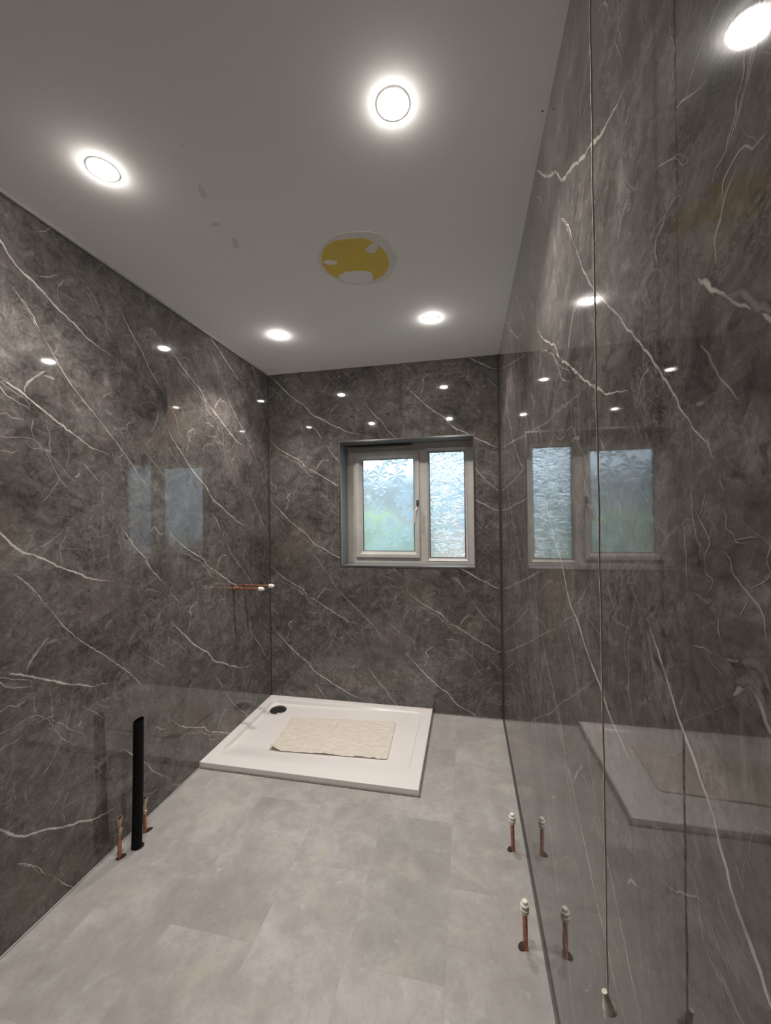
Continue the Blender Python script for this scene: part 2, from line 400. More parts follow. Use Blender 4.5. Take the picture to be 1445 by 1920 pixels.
def extra_hairs():
    rnd = random.Random(21); L = []
    for k in range(90):
        u, z = rnd.random() * 1.02, rnd.random() * PER
        a = rnd.uniform(0, 6.28) if k % 3 else rnd.gauss(-.75, .3)
        pts = [(u, z)]
        for j in range(rnd.randint(3, 8)):
            a += rnd.gauss(0, .55); s = rnd.uniform(.008, .03)
            u += math.cos(a) * s; z += math.sin(a) * s; pts.append((u, z))
        L.append([rnd.choice([.6, .8, 1.0, 1.4]), rnd.uniform(.10, .26), pts])
    for k in range(16):      # knots of tangled pale patches
        u, z = rnd.random() * 1.02, rnd.random() * PER
        a = rnd.uniform(0, 6.28); L.append([rnd.uniform(6, 12), rnd.uniform(.08, .15), [(u, z), (u + .02 * math.cos(a), z + .02 * math.sin(a)), (u + .045 * math.cos(a + .4), z + .045 * math.sin(a + .4))]])
    return L
HAIRS = extra_hairs()
def jitter(pts, seed, amp):
    out = []
    for i, p in enumerate(pts):
        q = Vector((p.x * 60, p.y * 60, seed * 3.7)); q2 = q * 2.6
        out.append(Vector((p.x + amp * (noise.noise(q) + .5 * noise.noise(q2)), p.y + amp * (noise.noise(q + Vector((9, 4, 1))) + .5 * noise.noise(q2 + Vector((3, 8, 2)))))))
    return out
def add_vein(V, width, strength, pts, place, inside, seed, off):
    """ribbon on a wall: place(u,z,off) -> (xyz, uv), inside(u,z) -> bool"""
    P = jitter(catmull(pts, .006), seed, .0030); n = len(P); w = width / 2000.0 * 1.5
    row = None
    for i, p in enumerate(P):
        d = (P[min(n - 1, i + 1)] - P[max(0, i - 1)])
        if d.length < 1e-6: continue
        d.normalize(); nr = Vector((-d.y, d.x)); t = i / (n - 1)
        tap = min(1, 5 * t + .12, 5 * (1 - t) + .12) * (.62 + .55 * (noise.noise(Vector((p.x * 30, p.y * 30, seed))) + .5))
        if not inside(p.x, p.y): row = None; continue
        cur = []
        for sgn, vv in ((-1, 0), (0, 1), (1, 0)):
            q = p + nr * (w * tap * sgn)
            if not inside(q.x, q.y): q = p
            cur.append((place(q.x, q.y, off + i * 2.5e-7 + seed * 3e-7), vv))
        if row: V.append((row, cur, strength))
        row = cur
def panel_wall(name, origin, du, total, panels, direct=None, hole=None, nrm=(0, 1, 0)):
    """panels: list of (u_start, u_end, phase, print index) ; origin + du*u + z"""
    bm = bmesh.new(); uvl = bm.loops.layers.uv.new('panel')
    va = bm.verts.layers.float.new('vein'); sa = bm.verts.layers.float.new('strength')
    O = Vector(origin); DU = Vector(du); N = Vector(nrm)
    def quad(u0, u1, z0, z1, pu, ph, ix):
        if u1 <= u0 or z1 <= z0: return
        c = [(u0, z0), (u1, z0), (u1, z1), (u0, z1)]
        vs = [bm.verts.new(O + DU * u + Vector((0, 0, z))) for u, z in c]
        f = bm.faces.new(vs)
        for lp, (u, z) in zip(f.loops, c): lp[uvl].uv = (u - pu + ix * 7.3, z - ph + 3)
        f.normal_update()
        if f.normal.dot(N) < 0: f.normal_flip()
    V = []
    for (a, b, ph, ix) in panels:
        if hole and hole[0] < b and hole[1] > a:
            h0, h1, k0, k1 = hole; h0c, h1c = max(h0, a), min(h1, b)
            quad(a, h0c, 0, RH, a, ph, ix); quad(h1c, b, 0, RH, a, ph, ix)
            quad(h0c, h1c, 0, k0, a, ph, ix); quad(h0c, h1c, k1, RH, a, ph, ix)
        else: quad(a, b, 0, RH, a, ph, ix)
        def inside(u, z, a=a, b=b):
            if not (a <= u <= b and 0.001 < z < RH - .001): return False
            if hole and hole[0] < u < hole[1] and hole[2] < z < hole[3]: return False
            return True
        def place(u, z, off, a=a, ph=ph, ix=ix):
            return (O + DU * u + Vector((0, 0, z)) + N * off, (u - a + ix * 7.3, z - ph + 3))
        for j, (w, s, pts) in enumerate(TILE + HAIRS):
            for k in range(-3, 4):
                zz = [p[1] + ph + k * PER for p in pts]
                if max(zz) < 0 or min(zz) > RH: continue
                hair = j >= len(TILE)
                add_vein(V, w, s, [(p[0] + a, z) for p, z in zip(pts, zz)], place, inside, j + 1, .00002 if hair else .00005)
    if direct:
        a, b, ph, ix = panels[0]
        for (a, b, ph, ix) in panels:
            def inside(u, z, a=a, b=b): return a <= u <= b and 0.001 < z < RH - .001
            def place(u, z, off, a=a, ph=ph, ix=ix): return (O + DU * u + Vector((0, 0, z)) + N * off, (u - a + ix * 7.3, z - ph + 3))
            for j, (w, s, pts) in enumerate(direct): add_vein(V, w, s, pts, place, inside, 100 + j, .00009)
    for r0_, r1_, st in V:
        vs = []
        for ((xyz, uv), vv) in (r0_ + r1_):
            v = bm.verts.new(xyz); v[va] = vv; v[sa] = st; vs.append((v, uv))
        for i in (0, 1):
            idx = (i, i + 1, i + 4, i + 3)
            f = bm.faces.new([vs[k][0] for k in idx])
            for lp, k in zip(f.loops, idx): lp[uvl].uv = vs[k][1]
            f.normal_update()
            if f.normal.dot(N) < 0: f.normal_flip()
    return struct(link_mesh(name, bm, MAR))

WX0, WX1, WZ0, WZ1 = .559, 1.497, 1.002, 1.890
panel_wall('wall_back', (0, RD, 0), (1, 0, 0), RW, [(0, 1.015, 0, 0), (1.015, RW, -.150, 1)], hole=(WX0, WX1, WZ0, WZ1), nrm=(0, -1, 0))
panel_wall('wall_left', (0, RF, 0), (0, 1, 0), RD - RF, [(0, .673 - RF - .001 - .0, .62, 2), (.673 - RF, 1.694 - RF, .108, 0), (1.694 - RF, RD - RF, .305, 3)], nrm=(1, 0, 0))
# right wall runs from the window corner towards the camera: u = RD - y
RT_DIRECT = [[w, s, [(RD - p[0], p[1]) for p in pts]] for w, s, pts in RIGHT]
panel_wall('wall_right', (RW, RD, 0), (0, -1, 0), RD - RF, [(0, RD - 2.32, .2, 5), (RD - 2.32, RD - 1.30, .55, 4), (RD - 1.30, RD - .28, .017, 0), (RD - .28, RD - RF, .4, 6)], direct=RT_DIRECT, nrm=(-1, 0, 0))

# floor, ceiling, wall behind the camera
bm = bmesh.new(); box(bm, -.02, RW + .02, RF - .02, RD + .02, -.05, 0); struct(link_mesh('floor', bm, FLO))
bm = bmesh.new(); box(bm, -.02, RW + .02, RF - .02, RD + .02, RH, RH + .05)
def smudge(cx, cy, rx, ry, ang, mi, seed, z=RH - .0003, n=18):
    pts = []
    for i in range(n):
        a = -2 * math.pi * i / n; k = 1 + .45 * noise.noise(Vector((math.cos(a) * 1.7, math.sin(a) * 1.7, seed)))
        x, y = rx * k * math.cos(a), ry * k * math.sin(a)
        pts.append((cx + x * math.cos(ang) - y * math.sin(ang), cy + x * math.sin(ang) + y * math.cos(ang), z))
    poly(bm, pts, mi)
smudge(.622, 1.128, .010, .026, .3, 1, 3); smudge(.575, 1.262, .022, .009, .1, 1, 8); smudge(.588, 1.365, .013, .030, .5, 1, 5)
smudge(.672, .972, .006, .002, .4, 1, 2)
smudge(1.653, 1.09, .0022, .0022, 0, 2, 2)
smudge(.06, 2.62, .05, .012, .2, 1, 9)
struct(link_mesh('ceiling', bm, [CEIL, STAIN, HOLE]))
bm = bmesh.new(); box(bm, -.02, RW + .02, RF - .1, RF, 0, RH); struct(link_mesh('wall_front', bm, WHITEW))
bm = bmesh.new(); box(bm, .42, 1.22, RF, RF + .035, .005, 2.0, .004)
for z0, z1 in ((.2, .9), (1.05, 1.85)):
    for x0, x1 in ((.50, .79), (.85, 1.14)): box(bm, x0, x1, RF + .033, RF + .043, z0, z1, .004)
d1 = struct(link_mesh('door_1', bm, WHITEW))
bm = bmesh.new(); lathe(bm, [(.006, 0), (.006, .03), (.02, .035), (.024, .05), (.012, .062)], 20, cap1=True)
bmesh.ops.rotate(bm, verts=bm.verts, matrix=Matrix.Rotation(-math.pi / 2, 3, 'X')); bmesh.ops.translate(bm, verts=bm.verts, vec=(1.16, RF + .035, 1.0))
auto(link_mesh('door_handle', bm, CHROME, d1))
# slim trims
bm = bmesh.new(); box(bm, 0, .012, RF, RD, RH - .010, RH, .002); struct(link_mesh('trim_1', bm, TRIML))       # cap strip along the left wall
bm = bmesh.new(); box(bm, 0, .006, RD - .006, RD, 0, RH, .001); struct(link_mesh('trim_2', bm, TRIMD))
bm = bmesh.new(); box(bm, RW - .009, RW, RD - .009, RD, 0, RH, .001); struct(link_mesh('trim_3', bm, TRIMD))
bm = bmesh.new(); box(bm, RW - .0065, RW, RF, RD, 0, .008, .002); struct(link_mesh('baseboard_right', bm, BASEG))
bm = bmesh.new(); box(bm, 0, .006, RF, 1.898, 0, .006, .002); struct(link_mesh('baseboard_left', bm, TRIML))
bm = bmesh.new(); box(bm, 1.206, RW - .009, RD - .006, RD, 0, .006, .002); struct(link_mesh('baseboard_back', bm, SEAL))

# ---------------------------------------------------------------- window
YF = RD + .165
bm = bmesh.new(); uvl = bm.loops.layers.uv.new('panel')
def rev(c, uv):
    f = bm.faces.new([bm.verts.new(p) for p in c])
    for lp, q in zip(f.loops, uv): lp[uvl].uv = q
YE = YF + .08
rev([(WX0, RD, WZ0), (WX0, YE, WZ0), (WX0, YE, WZ1), (WX0, RD, WZ1)], [(20, 1), (20.25, 1), (20.25, 1.9), (20, 1.9)])
rev([(WX1, RD, WZ0), (WX1, RD, WZ1), (WX1, YE, WZ1), (WX1, YE, WZ0)], [(22, 1), (22, 1.9), (22.25, 1.9), (22.25, 1)])
rev([(WX0, RD, WZ1), (WX0, YE, WZ1), (WX1, YE, WZ1), (WX1, RD, WZ1)], [(24, 1), (24.25, 1), (24.25, 1.94), (24, 1.94)])
rev([(WX0, RD, WZ0), (WX1, RD, WZ0), (WX1, YE, WZ0), (WX0, YE, WZ0)], [(26, 1), (26, 1.94), (26.25, 1.94), (26.25, 1)])
struct(link_mesh('trim_4', bm, MARL), 'marble lining of the window recess')
bm = bmesh.new(); e = .009; t_ = .0025
rings_loft(bm, [(WX0 + .002, WX1 - .002, WZ0 + .002, WZ1 - .002, RD + .012), (WX0 + .002, WX1 - .002, WZ0 + .002, WZ1 - .002, RD - t_), (WX0 - e, WX1 + e, WZ0 - e, WZ1 + e, RD - t_), (WX0 - e, WX1 + e, WZ0 - e, WZ1 + e, RD + .001)])
struct(link_mesh('trim_5', bm, CHROME), 'bright metal edging round the window recess')
win = bpy.data.objects.new('window_1', None); COL.objects.link(win); win.location = (1.03, YF, WZ0); win['kind'] = 'structure'; win['_loc'] = 1
win['label'] = 'white window frame with an opening sash and a fixed light of obscured glass'
def wpart(name, bm, mat, par=win, **k):
    o = link_mesh(name, bm, mat); base = win.location
    o.data.transform(Matrix.Translation(-base))
    o.parent = par
    return o
bm = bmesh.new(); X0, X1, Z0, Z1, XM = WX0 + .001, WX1 - .001, WZ0 + .001, WZ1 - .001, 1.147
rings_loft(bm, [(X0, XM, Z0, Z1, YF + .06), (X0, XM, Z0, Z1, YF), (.626, 1.111, 1.044, 1.826, YF), (.628, 1.109, 1.046, 1.824, YF + .003), (.645, 1.095, 1.06, 1.81, YF + .05)])
rings_loft(bm, [(XM + .0006, X1, Z0, Z1, YF + .06), (XM + .0006, X1, Z0, Z1, YF), (1.162, 1.455, 1.021, 1.848, YF), (1.165, 1.452, 1.024, 1.845, YF - .004), (1.181, 1.436, 1.045, 1.818, YF + .012), (1.181, 1.436, 1.045, 1.818, YF + .05)])
wpart('window_frame', bm, UPVC)
bm = bmesh.new()
rings_loft(bm, [(.628, 1.109, 1.046, 1.824, YF + .045), (.628, 1.109, 1.046, 1.824, YF - .012), (.630, 1.107, 1.048, 1.822, YF - .015), (.655, 1.087, 1.070, 1.800, YF - .015), (.657, 1.085, 1.072, 1.798, YF - .011), (.678, 1.069, 1.090, 1.780, YF + .008), (.678, 1.069, 1.090, 1.780, YF + .045)])
sash = wpart('sash', bm, UPVC)
def gasket(r, par):
    bm = bmesh.new(); x0, x1, z0, z1 = r; g = .0045
    rings_loft(bm, [(x0, x1, z0, z1, YF + .008), (x0 + g, x1 - g, z0 + g, z1 - g, YF + .009), (x0 + g, x1 - g, z0 + g, z1 - g, YF + .02)])
    return wpart('gasket', bm, GASK_GAP, par)
gasket((.678, 1.069, 1.090, 1.780), sash); gasket((1.181, 1.436, 1.045, 1.818), win)
# leaf-embossed pane: a sheet of glass with raised leaflets on its room side
bm = bmesh.new(); gy = YF + .016
box(bm, .676, 1.071, gy, gy + .006, 1.088, 1.782)
def leaf(cx, cz, R, rot, lobes=7, fan=5.2):
    for i in range(lobes):
        a = rot + (i - (lobes - 1) / 2) * fan / lobes; L = R * (1 - .38 * abs(i - (lobes - 1) / 2) / lobes * 2)
        d = Vector((math.sin(a), math.cos(a))); nn = Vector((d.y, -d.x)); W_ = L * .24; prof = [(0, .02), (.3, .45), (.6, .95), (.78, 1.0), (.9, .6), (1, .0)]
        L_, C_, R_ = [], [], []
        for t, w in prof:
            p = Vector((cx, cz)) + d * (L * t); ser = .07 * W_ * (1 if int(t * 10) % 2 else -1)
            ok = .679 < p.x < 1.068 and 1.091 < p.y < 1.779
            if not ok: break
            def cl(q): return Vector((min(1.069, max(.678, q.x)), min(1.780, max(1.090, q.y))))
            l, r_ = cl(p - nn * (W_ * w + ser)), cl(p + nn * (W_ * w + ser))
            L_.append((l.x, gy - .0001, l.y)); C_.append((p.x, gy - .0001 - .0022 * (w ** .5), p.y)); R_.append((r_.x, gy - .0001, r_.y))
        for j in range(len(C_) - 1):
            for A, B in ((L_, C_), (C_, R_)):
                try: poly(bm, [A[j], B[j], B[j + 1], A[j + 1]])
                except Exception: pass
for (cx, cz, R, rot) in ((.812, 1.655, .088, -.3), (.81, 1.575, .07, 3.0), (.935, 1.655, .095, 2.6), (.965, 1.745, .09, -.2), (.845, 1.765, .075, 1.0), (.70, 1.655, .075, 1.9), (1.03, 1.545, .085, -2.3), (.98, 1.49, .09, 2.9), (1.058, 1.225, .09, -1.6), (.78, 1.42, .08, .9), (.86, 1.30, .085, 2.4), (.72, 1.27, .08, .2), (.93, 1.17, .08, -.8), (.79, 1.14, .075, 1.7), (.70, 1.50, .06, 2.8), (1.01, 1.36, .07, .6)):
    leaf(cx, cz, R, rot)
pn = wpart('glass_pane', bm, LEAFG, sash); pn['label'] = 'leaf patterned obscured glass'
bm = bmesh.new(); box(bm, 1.179, 1.438, gy, gy + .006, 1.043, 1.820)
pn = wpart('glass_pane', bm, CRINK); pn['label'] = 'crinkled obscured glass'
bm = bmesh.new(); box(bm, .625, 1.04, YF - .010, YF, 1.862, 1.874, .002); box(bm, .63, 1.035, YF - .016, YF - .006, 1.857, 1.864, .0015)
wpart('trickle_vent', bm, UPVC)
bm = bmesh.new(); box(bm, WX0 + .004, 1.06, YF - .002, YF + .01, 1.8785, WZ1 - .0015); wpart('dark_gap_strip', bm, GASK_GAP)  # dark strip stands in for the shaded gap above the frame
bm = bmesh.new(); box(bm, 1.088, 1.106, YF - .024, YF - .014, 1.425, 1.468, .003)
h = wpart('handle', bm, GASK_GAP, sash); h['label'] = 'white lever on a black pivot'
bm = bmesh.new()
pth = [(1.096, YF - .022, 1.418), (1.094, YF - .045, 1.41), (1.085, YF - .052, 1.395), (1.080, YF - .053, 1.35), (1.078, YF - .053, 1.305)]
prevr = None
for i, p in enumerate(pth):
    w_, d_ = (.007, .006) if i < 2 else (.009, .0055)
    cur = [bm.verts.new((p[0] + sx_ * w_, p[1] + sy_ * d_, p[2])) for sx_, sy_ in ((-1, -1), (1, -1), (1, 1), (-1, 1))]
    if prevr:
        for k in range(4): bm.faces.new((prevr[k], prevr[(k + 1) % 4], cur[(k + 1) % 4], cur[k]))
    else: bm.faces.new(cur)
    prevr = cur
bm.faces.new(prevr); bmesh.ops.recalc_face_normals(bm, faces=bm.faces); bmesh.ops.bevel(bm, geom=list(bm.edges), offset=.002, segments=2, affect='EDGES')
wpart('lever', bm, UPVC, h)

# ---------------------------------------------------------------- ceiling downlights
LX = (.385, 1.274)
spots = [(LX[0], 2.123, 'lit ceiling downlight nearest the corner of the left and window walls'),
         (LX[1], 2.123, 'lit ceiling downlight near the window wall on the right-hand side'),
         (LX[0], .990, 'lit ceiling downlight beside the left wall, nearer the camera'),
         (LX[1], .990, 'lit ceiling downlight at the top centre of the photo, beside the right wall')]
def downlight():
    e = thing('ceiling_light', '', 'ceiling light', (0, 0, RH), 'round downlights recessed in the ceiling')
    bm = bmesh.new(); lathe(bm, [(.0415, -.0001), (.0408, -.0012), (.0390, -.0013), (.0340, -.0013), (.0286, -.0013)], 40)
    auto(link_mesh('bezel', bm, BEZ, e))
    bm = bmesh.new(); lathe(bm, [(.0296, -.0003), (.0290, -.0014), (.0276, -.0036), (.0245, -.0060), (.017, -.0078), (.008, -.0085), (.002, -.0086)], 32, cap1=True)
    o = link_mesh('lens', bm, LENS, e, True)
    ld = bpy.data.lights.new('beam', 'SPOT'); ld.energy = SPOT; ld.color = (1.0, .925, .855)
    ld.spot_size = math.radians(112); ld.spot_blend = .5; ld.shadow_soft_size = .024
    lo_ = bpy.data.objects.new('beam', ld); COL.objects.link(lo_); lo_.parent = e; lo_.location = (0, 0, -.0125)
    return e
proto = downlight()
for i, (x, y, lb) in enumerate(spots):
    if i == 0: o = proto
    else:
        o = proto.copy(); COL.objects.link(o)
        for ch in proto.children:
            c = ch.copy(); COL.objects.link(c); c.parent = o
    o.location = (x, y, RH); o['label'] = lb

# ---------------------------------------------------------------- round repair in the ceiling
pt = thing('ceiling_patch', 'round yellow plasterboard patch in the ceiling ringed by grey filler', 'ceiling patch', (1.01, 1.575, RH))
def flat(name, pts, z, mat, thick=.0009):
    bm = bmesh.new(); lo = [bm.verts.new((x - 1.01, y - 1.575, -z)) for x, y in pts]; hi = [bm.verts.new((x - 1.01, y - 1.575, -z + thick)) for x, y in pts]
    bm.faces.new(lo); n = len(pts)
    for i in range(n): bm.faces.new((lo[i], lo[(i + 1) % n], hi[(i + 1) % n], hi[i]))
    bmesh.ops.recalc_face_normals(bm, faces=bm.faces)
    return link_mesh(name, bm, mat, pt)
def ragged(pts, seed, amp, step=.012):
    P = catmull(pts + [pts[0]], step)[:-1]
    return [(p.x + amp * noise.noise(Vector((p.x * 60, p.y * 60, seed))), p.y + amp * noise.noise(Vector((p.x * 60, p.y * 60, seed + 5)))) for p in P]
flat('filler_ring', ragged([(.868, 1.505), (.946, 1.42), (1.057, 1.406), (1.149, 1.448), (1.175, 1.543), (1.177, 1.605), (1.108, 1.729), (1.018, 1.74), (.928, 1.72), (.85, 1.60)], 2, .006), .0009, FILL)
flat('board', [(.88, 1.517), (.893, 1.489), (.909, 1.468), (.935, 1.448), (.964, 1.436), (1.02, 1.438), (1.074, 1.444), (1.111, 1.476), (1.075, 1.500), (1.063, 1.512), (1.066, 1.524), (1.082, 1.535), (1.098, 1.536), (1.108, 1.525), (1.122, 1.500), (1.133, 1.520), (1.141, 1.546), (1.145, 1.575), (1.143, 1.598), (1.138, 1.63), (1.128, 1.65), (1.113, 1.677), (1.098, 1.69), (1.044, 1.722), (1.051, 1.70), (1.058, 1.69), (1.050, 1.674), (1.062, 1.667), (1.04, 1.645), (1.019, 1.636), (.98, 1.632), (.949, 1.627), (.93, 1.642), (.912, 1.641), (.905, 1.66), (.903, 1.675), (.885, 1.65), (.869, 1.614), (.866, 1.565)], .0016, YEL)
flat('filler_smear', ragged([(.915, 1.645), (.95, 1.632), (1.02, 1.64), (1.055, 1.672), (1.04, 1.715), (.98, 1.722), (.92, 1.69)], 3, .008), .0013, FILW)
flat('filler_smear', ragged([(.874, 1.540), (.905, 1.540), (.937, 1.559), (.911, 1.572), (.885, 1.562)], 6, .006, .006), .0020, FILW)

# ---------------------------------------------------------------- shower tray
TX1, TY0, TY1, TH = 1.200, 1.900, RD - .002, .034
def sdf_rr(x, y, x0, x1, y0, y1, r):
    cx, cy = (x0 + x1) / 2, (y0 + y1) / 2; qx = abs(x - cx) - (x1 - x0) / 2 + r; qy = abs(y - cy) - (y1 - y0) / 2 + r
    return math.hypot(max(qx, 0), max(qy, 0)) + min(max(qx, qy), 0) - r
def sm(t): t = max(0, min(1, t)); return t * t * (3 - 2 * t)
def tray_z(x, y):
    d = -sdf_rr(x, y, .050, 1.137, 1.6, 2.648, .045)
    s = sm(d / .013)
    fade = sm((y - 1.965) / .16); side = 1 - .72 * sm((x - .1) / 1.0)
    dep = (.0235 * fade * side + .0012 * fade) 
    e = min(x - .0, TX1 - x, y - TY0, TY1 - y); rnd_ = .0025 * (1 - sm(e / .004))
    return TH - s * dep - rnd_
tray = thing('shower_tray', 'low white rectangular shower tray in the left corner under the window wall', 'shower tray', (.6, 2.306, 0))
bm = bmesh.new()
def axis_pts(a, b, fine):
    L = {a, b}; n = int((b - a) / .02)
    for i in range(n + 1): L.add(a + (b - a) * i / n)
    for c in fine:
        for k in range(-2, 9):
            v = c[0] + c[1] * k * .0019
            if a < v < b: L.add(v)
    L = sorted(L); out = [L[0]]
    for v in L[1:]:
        if v - out[-1] > .0008: out.append(v)
    out[-1] = b; return out
xs = axis_pts(.001, TX1, [(.050, 1), (.06, 2), (1.137, -1), (1.12, -2.5), (.001, 1), (TX1, -1)]); ys = axis_pts(TY0, TY1, [(2.648, -1), (2.63, -2.5), (TY0, 1), (1.97, 3)])
grid = [[bm.verts.new((x - .6, y - 2.306, tray_z(x, y))) for y in ys] for x in xs]
for i in range(len(xs) - 1):
    for j in range(len(ys) - 1): bm.faces.new((grid[i][j], grid[i + 1][j], grid[i + 1][j + 1], grid[i][j + 1]))
rim = [grid[i][0] for i in range(len(xs))] + [grid[-1][j] for j in range(1, len(ys))] + [grid[i][-1] for i in range(len(xs) - 2, -1, -1)] + [grid[0][j] for j in range(len(ys) - 2, 0, -1)]
bot = [bm.verts.new((v.co.x, v.co.y, .004)) for v in rim]; n = len(rim)
for i in range(n): bm.faces.new((rim[(i + 1) % n], rim[i], bot[i], bot[(i + 1) % n]))
bmesh.ops.recalc_face_normals(bm, faces=bm.faces)
auto(link_mesh('basin', bm, ACRY, tray), 24)
bm = bmesh.new(); lathe(bm, [(.058, 0), (.0575, .003), (.054, .0062), (.045, .0078), (.02, .0086), (.002, .0088)], 48, cap1=True)
o = auto(link_mesh('drain_cover', bm, CHRD, tray)); o.location = (.139 - .6, 2.545 - 2.306, tray_z(.139, 2.545) + .0005)
o['label'] = 'round dark chrome drain cover'
bm = bmesh.new(); box(bm, -.599, .607, -.412, -.406, 0, .006, .002); box(bm, .600, .607, -.412, .404, 0, .006, .002)
o = link_mesh('sealant_bead', bm, SEAL, tray)
bm = bmesh.new(); box(bm, -.596, .600, -.404, .402, 0, .0045, 0); link_mesh('base_gap', bm, TRIMD, tray)
# shiny blobs of sealant at the rear
bm = bmesh.new()
rs = random.Random(4)
for k in range(16):
    x = rs.uniform(.45, 1.19) if k < 9 else rs.uniform(1.22, 1.42); z = TH + .001 if k < 9 else .003
    bmesh.ops.create_icosphere(bm, subdivisions=2, radius=rs.uniform(.0018, .0032), matrix=Matrix.Translation((x, RD - .004, z)) @ Matrix.Diagonal((rs.uniform(1.5, 5), 1, .8, 1)))
struct(link_mesh('trim_6', bm, SEAL, smooth=True), 'clear sealant beads along the foot of the window wall')

# rubber mat
bm = bmesh.new(); NX, NY = 110, 64
C00, C10, C11, C01 = Vector((.311, 2.090)), Vector((1.004, 2.108)), Vector((.982, 2.495)), Vector((.282, 2.458))
def mat_pt(u, v):
    p = (C00 * (1 - u) + C10 * u) * (1 - v) + (C01 * (1 - u) + C11 * u) * v
    return p
mc = Vector((.645, 2.29))
gt = []
for i in range(NX + 1):
    row = []
    for j in range(NY + 1):
        u, v = i / NX, j / NY; p = mat_pt(u, v)
        X, Y = u * .70, v * .38; rc = .016      # rounded corners
        ex, ey = min(X, .70 - X), min(Y, .38 - Y)
        if ex < rc and ey < rc:
            m_ = max(rc - ex, rc - ey); L_ = math.hypot(rc - ex, rc - ey)
            if L_ > 1e-6:
                k = m_ / L_; nx, ny = rc - (rc - ex) * k, rc - (rc - ey) * k
                X2 = nx if X < .35 else .70 - nx; Y2 = ny if Y < .19 else .38 - ny; p = mat_pt(X2 / .70, Y2 / .38)
        z = tray_z(p.x, p.y) + .0035
        q = Vector((p.x * 22, p.y * 30, .3))
        z += .0065 * abs(noise.noise(q)) + .0030 * noise.noise(q * 2.1) + .0030 - .0022 * max(0, math.cos(u * 88) * math.cos(v * 50)) ** 6
        z += .0075 * math.exp(-((u - .43 - .10 * v) / .035) ** 2) * (.45 + .55 * sm(v * 1.3))            # fold across the middle
        z += .026 * sm(1 - (u * .7 / .085)) * sm(1 - (v * .38 / .060))                                       # curled corner
        z += .0050 * math.exp(-((u - .50) / .05) ** 2) * sm(1 - v / .09)
        z += .0030 * math.exp(-((u - .78) / .04) ** 2) * sm(1 - v / .08)
        row.append(bm.verts.new((p.x - mc.x, p.y - mc.y, z)))
    gt.append(row)
for i in range(NX):
    for j in range(NY): bm.faces.new((gt[i][j], gt[i + 1][j], gt[i + 1][j + 1], gt[i][j + 1]))
lo = [[bm.verts.new((v.co.x, v.co.y, v.co.z - .0024)) for v in row] for row in gt]
for i in range(NX):
    for j in range(NY): bm.faces.new((lo[i][j], lo[i][j + 1], lo[i + 1][j + 1], lo[i + 1][j]))
for i in range(NX):
    bm.faces.new((gt[i + 1][0], gt[i][0], lo[i][0], lo[i + 1][0])); bm.faces.new((gt[i][NY], gt[i + 1][NY], lo[i + 1][NY], lo[i][NY]))
for j in range(NY):
    bm.faces.new((gt[0][j], gt[0][j + 1], lo[0][j + 1], lo[0][j])); bm.faces.new((gt[NX][j + 1], gt[NX][j], lo[NX][j], lo[NX][j + 1]))
mo = auto(link_mesh('bath_mat', bm, RUB), 40); mo.location = (mc.x, mc.y, 0)
tag(mo, 'cream dimpled rubber bath mat with a curled corner lying in the shower tray', 'bath mat')

# ---------------------------------------------------------------- pipes
def hole_disc(par, rx, ry, dx, dy, ang=0, axis='z'):
    bm = bmesh.new(); n = 26; lo = []; hi = []
    for i in range(n):
        a = 2 * math.pi * i / n; x, y = rx * math.cos(a), ry * math.sin(a)
        x, y = x * math.cos(ang) - y * math.sin(ang), x * math.sin(ang) + y * math.cos(ang)
        if axis == 'z': lo.append(bm.verts.new((x + dx, y + dy, 0))); hi.append(bm.verts.new((x + dx, y + dy, .0008)))
        else: lo.append(bm.verts.new((0, x + dx, y + dy))); hi.append(bm.verts.new((.0008, x + dx, y + dy)))
    bm.faces.new(hi)
    for i in range(n): bm.faces.new((lo[i], lo[(i + 1) % n], hi[(i + 1) % n], hi[i]))
    bmesh.ops.recalc_face_normals(bm, faces=bm.faces)
    return link_mesh('pipe_hole', bm, HOLE, par)
CAP = [(.0092, 0), (.0118, .001), (.0122, .006), (.0122, .009), (.0132, .010), (.0135, .0115), (.0132, .013), (.0118, .0135), (.0118, .022), (.0128, .0225), (.0130, .026), (.0120, .0275), (.0092, .0285), (.0088, .036), (.0078, .0375), (.002, .038)]
def capped(name, label, loc, h, hx, hy, lean=(0, 0)):
    e = thing(name, label, 'pipe', loc, 'capped copper pipes rising from the floor by the right wall')
    hole_disc(e, .0175, .0125, hx, hy, .9)
    bm = bmesh.new(); lathe(bm, [(.0075, 0), (.0075, h - .034)], 26, cap1=True)
    for v in bm.verts: v.co.x += lean[0] * v.co.z; v.co.y += lean[1] * v.co.z
    auto(link_mesh('pipe', bm, COPP, e))
    bm = bmesh.new(); lathe(bm, CAP, 32, cap1=True, cap0=True)
    o = auto(link_mesh('stop_cap', bm, PLAS, e), 40); o.location = (lean[0] * (h - .04), lean[1] * (h - .04), h - .038)
    return e
capped('capped_pipe', 'copper pipe with white stop cap by the right wall, nearer the window', (1.611, 1.668, 0), .150, -.008, .006, (-.02, 0))
capped('capped_pipe', 'copper pipe with white stop cap by the right wall, nearer the camera', (1.608, 1.301, 0), .152, -.008, .006, (-.01, 0))
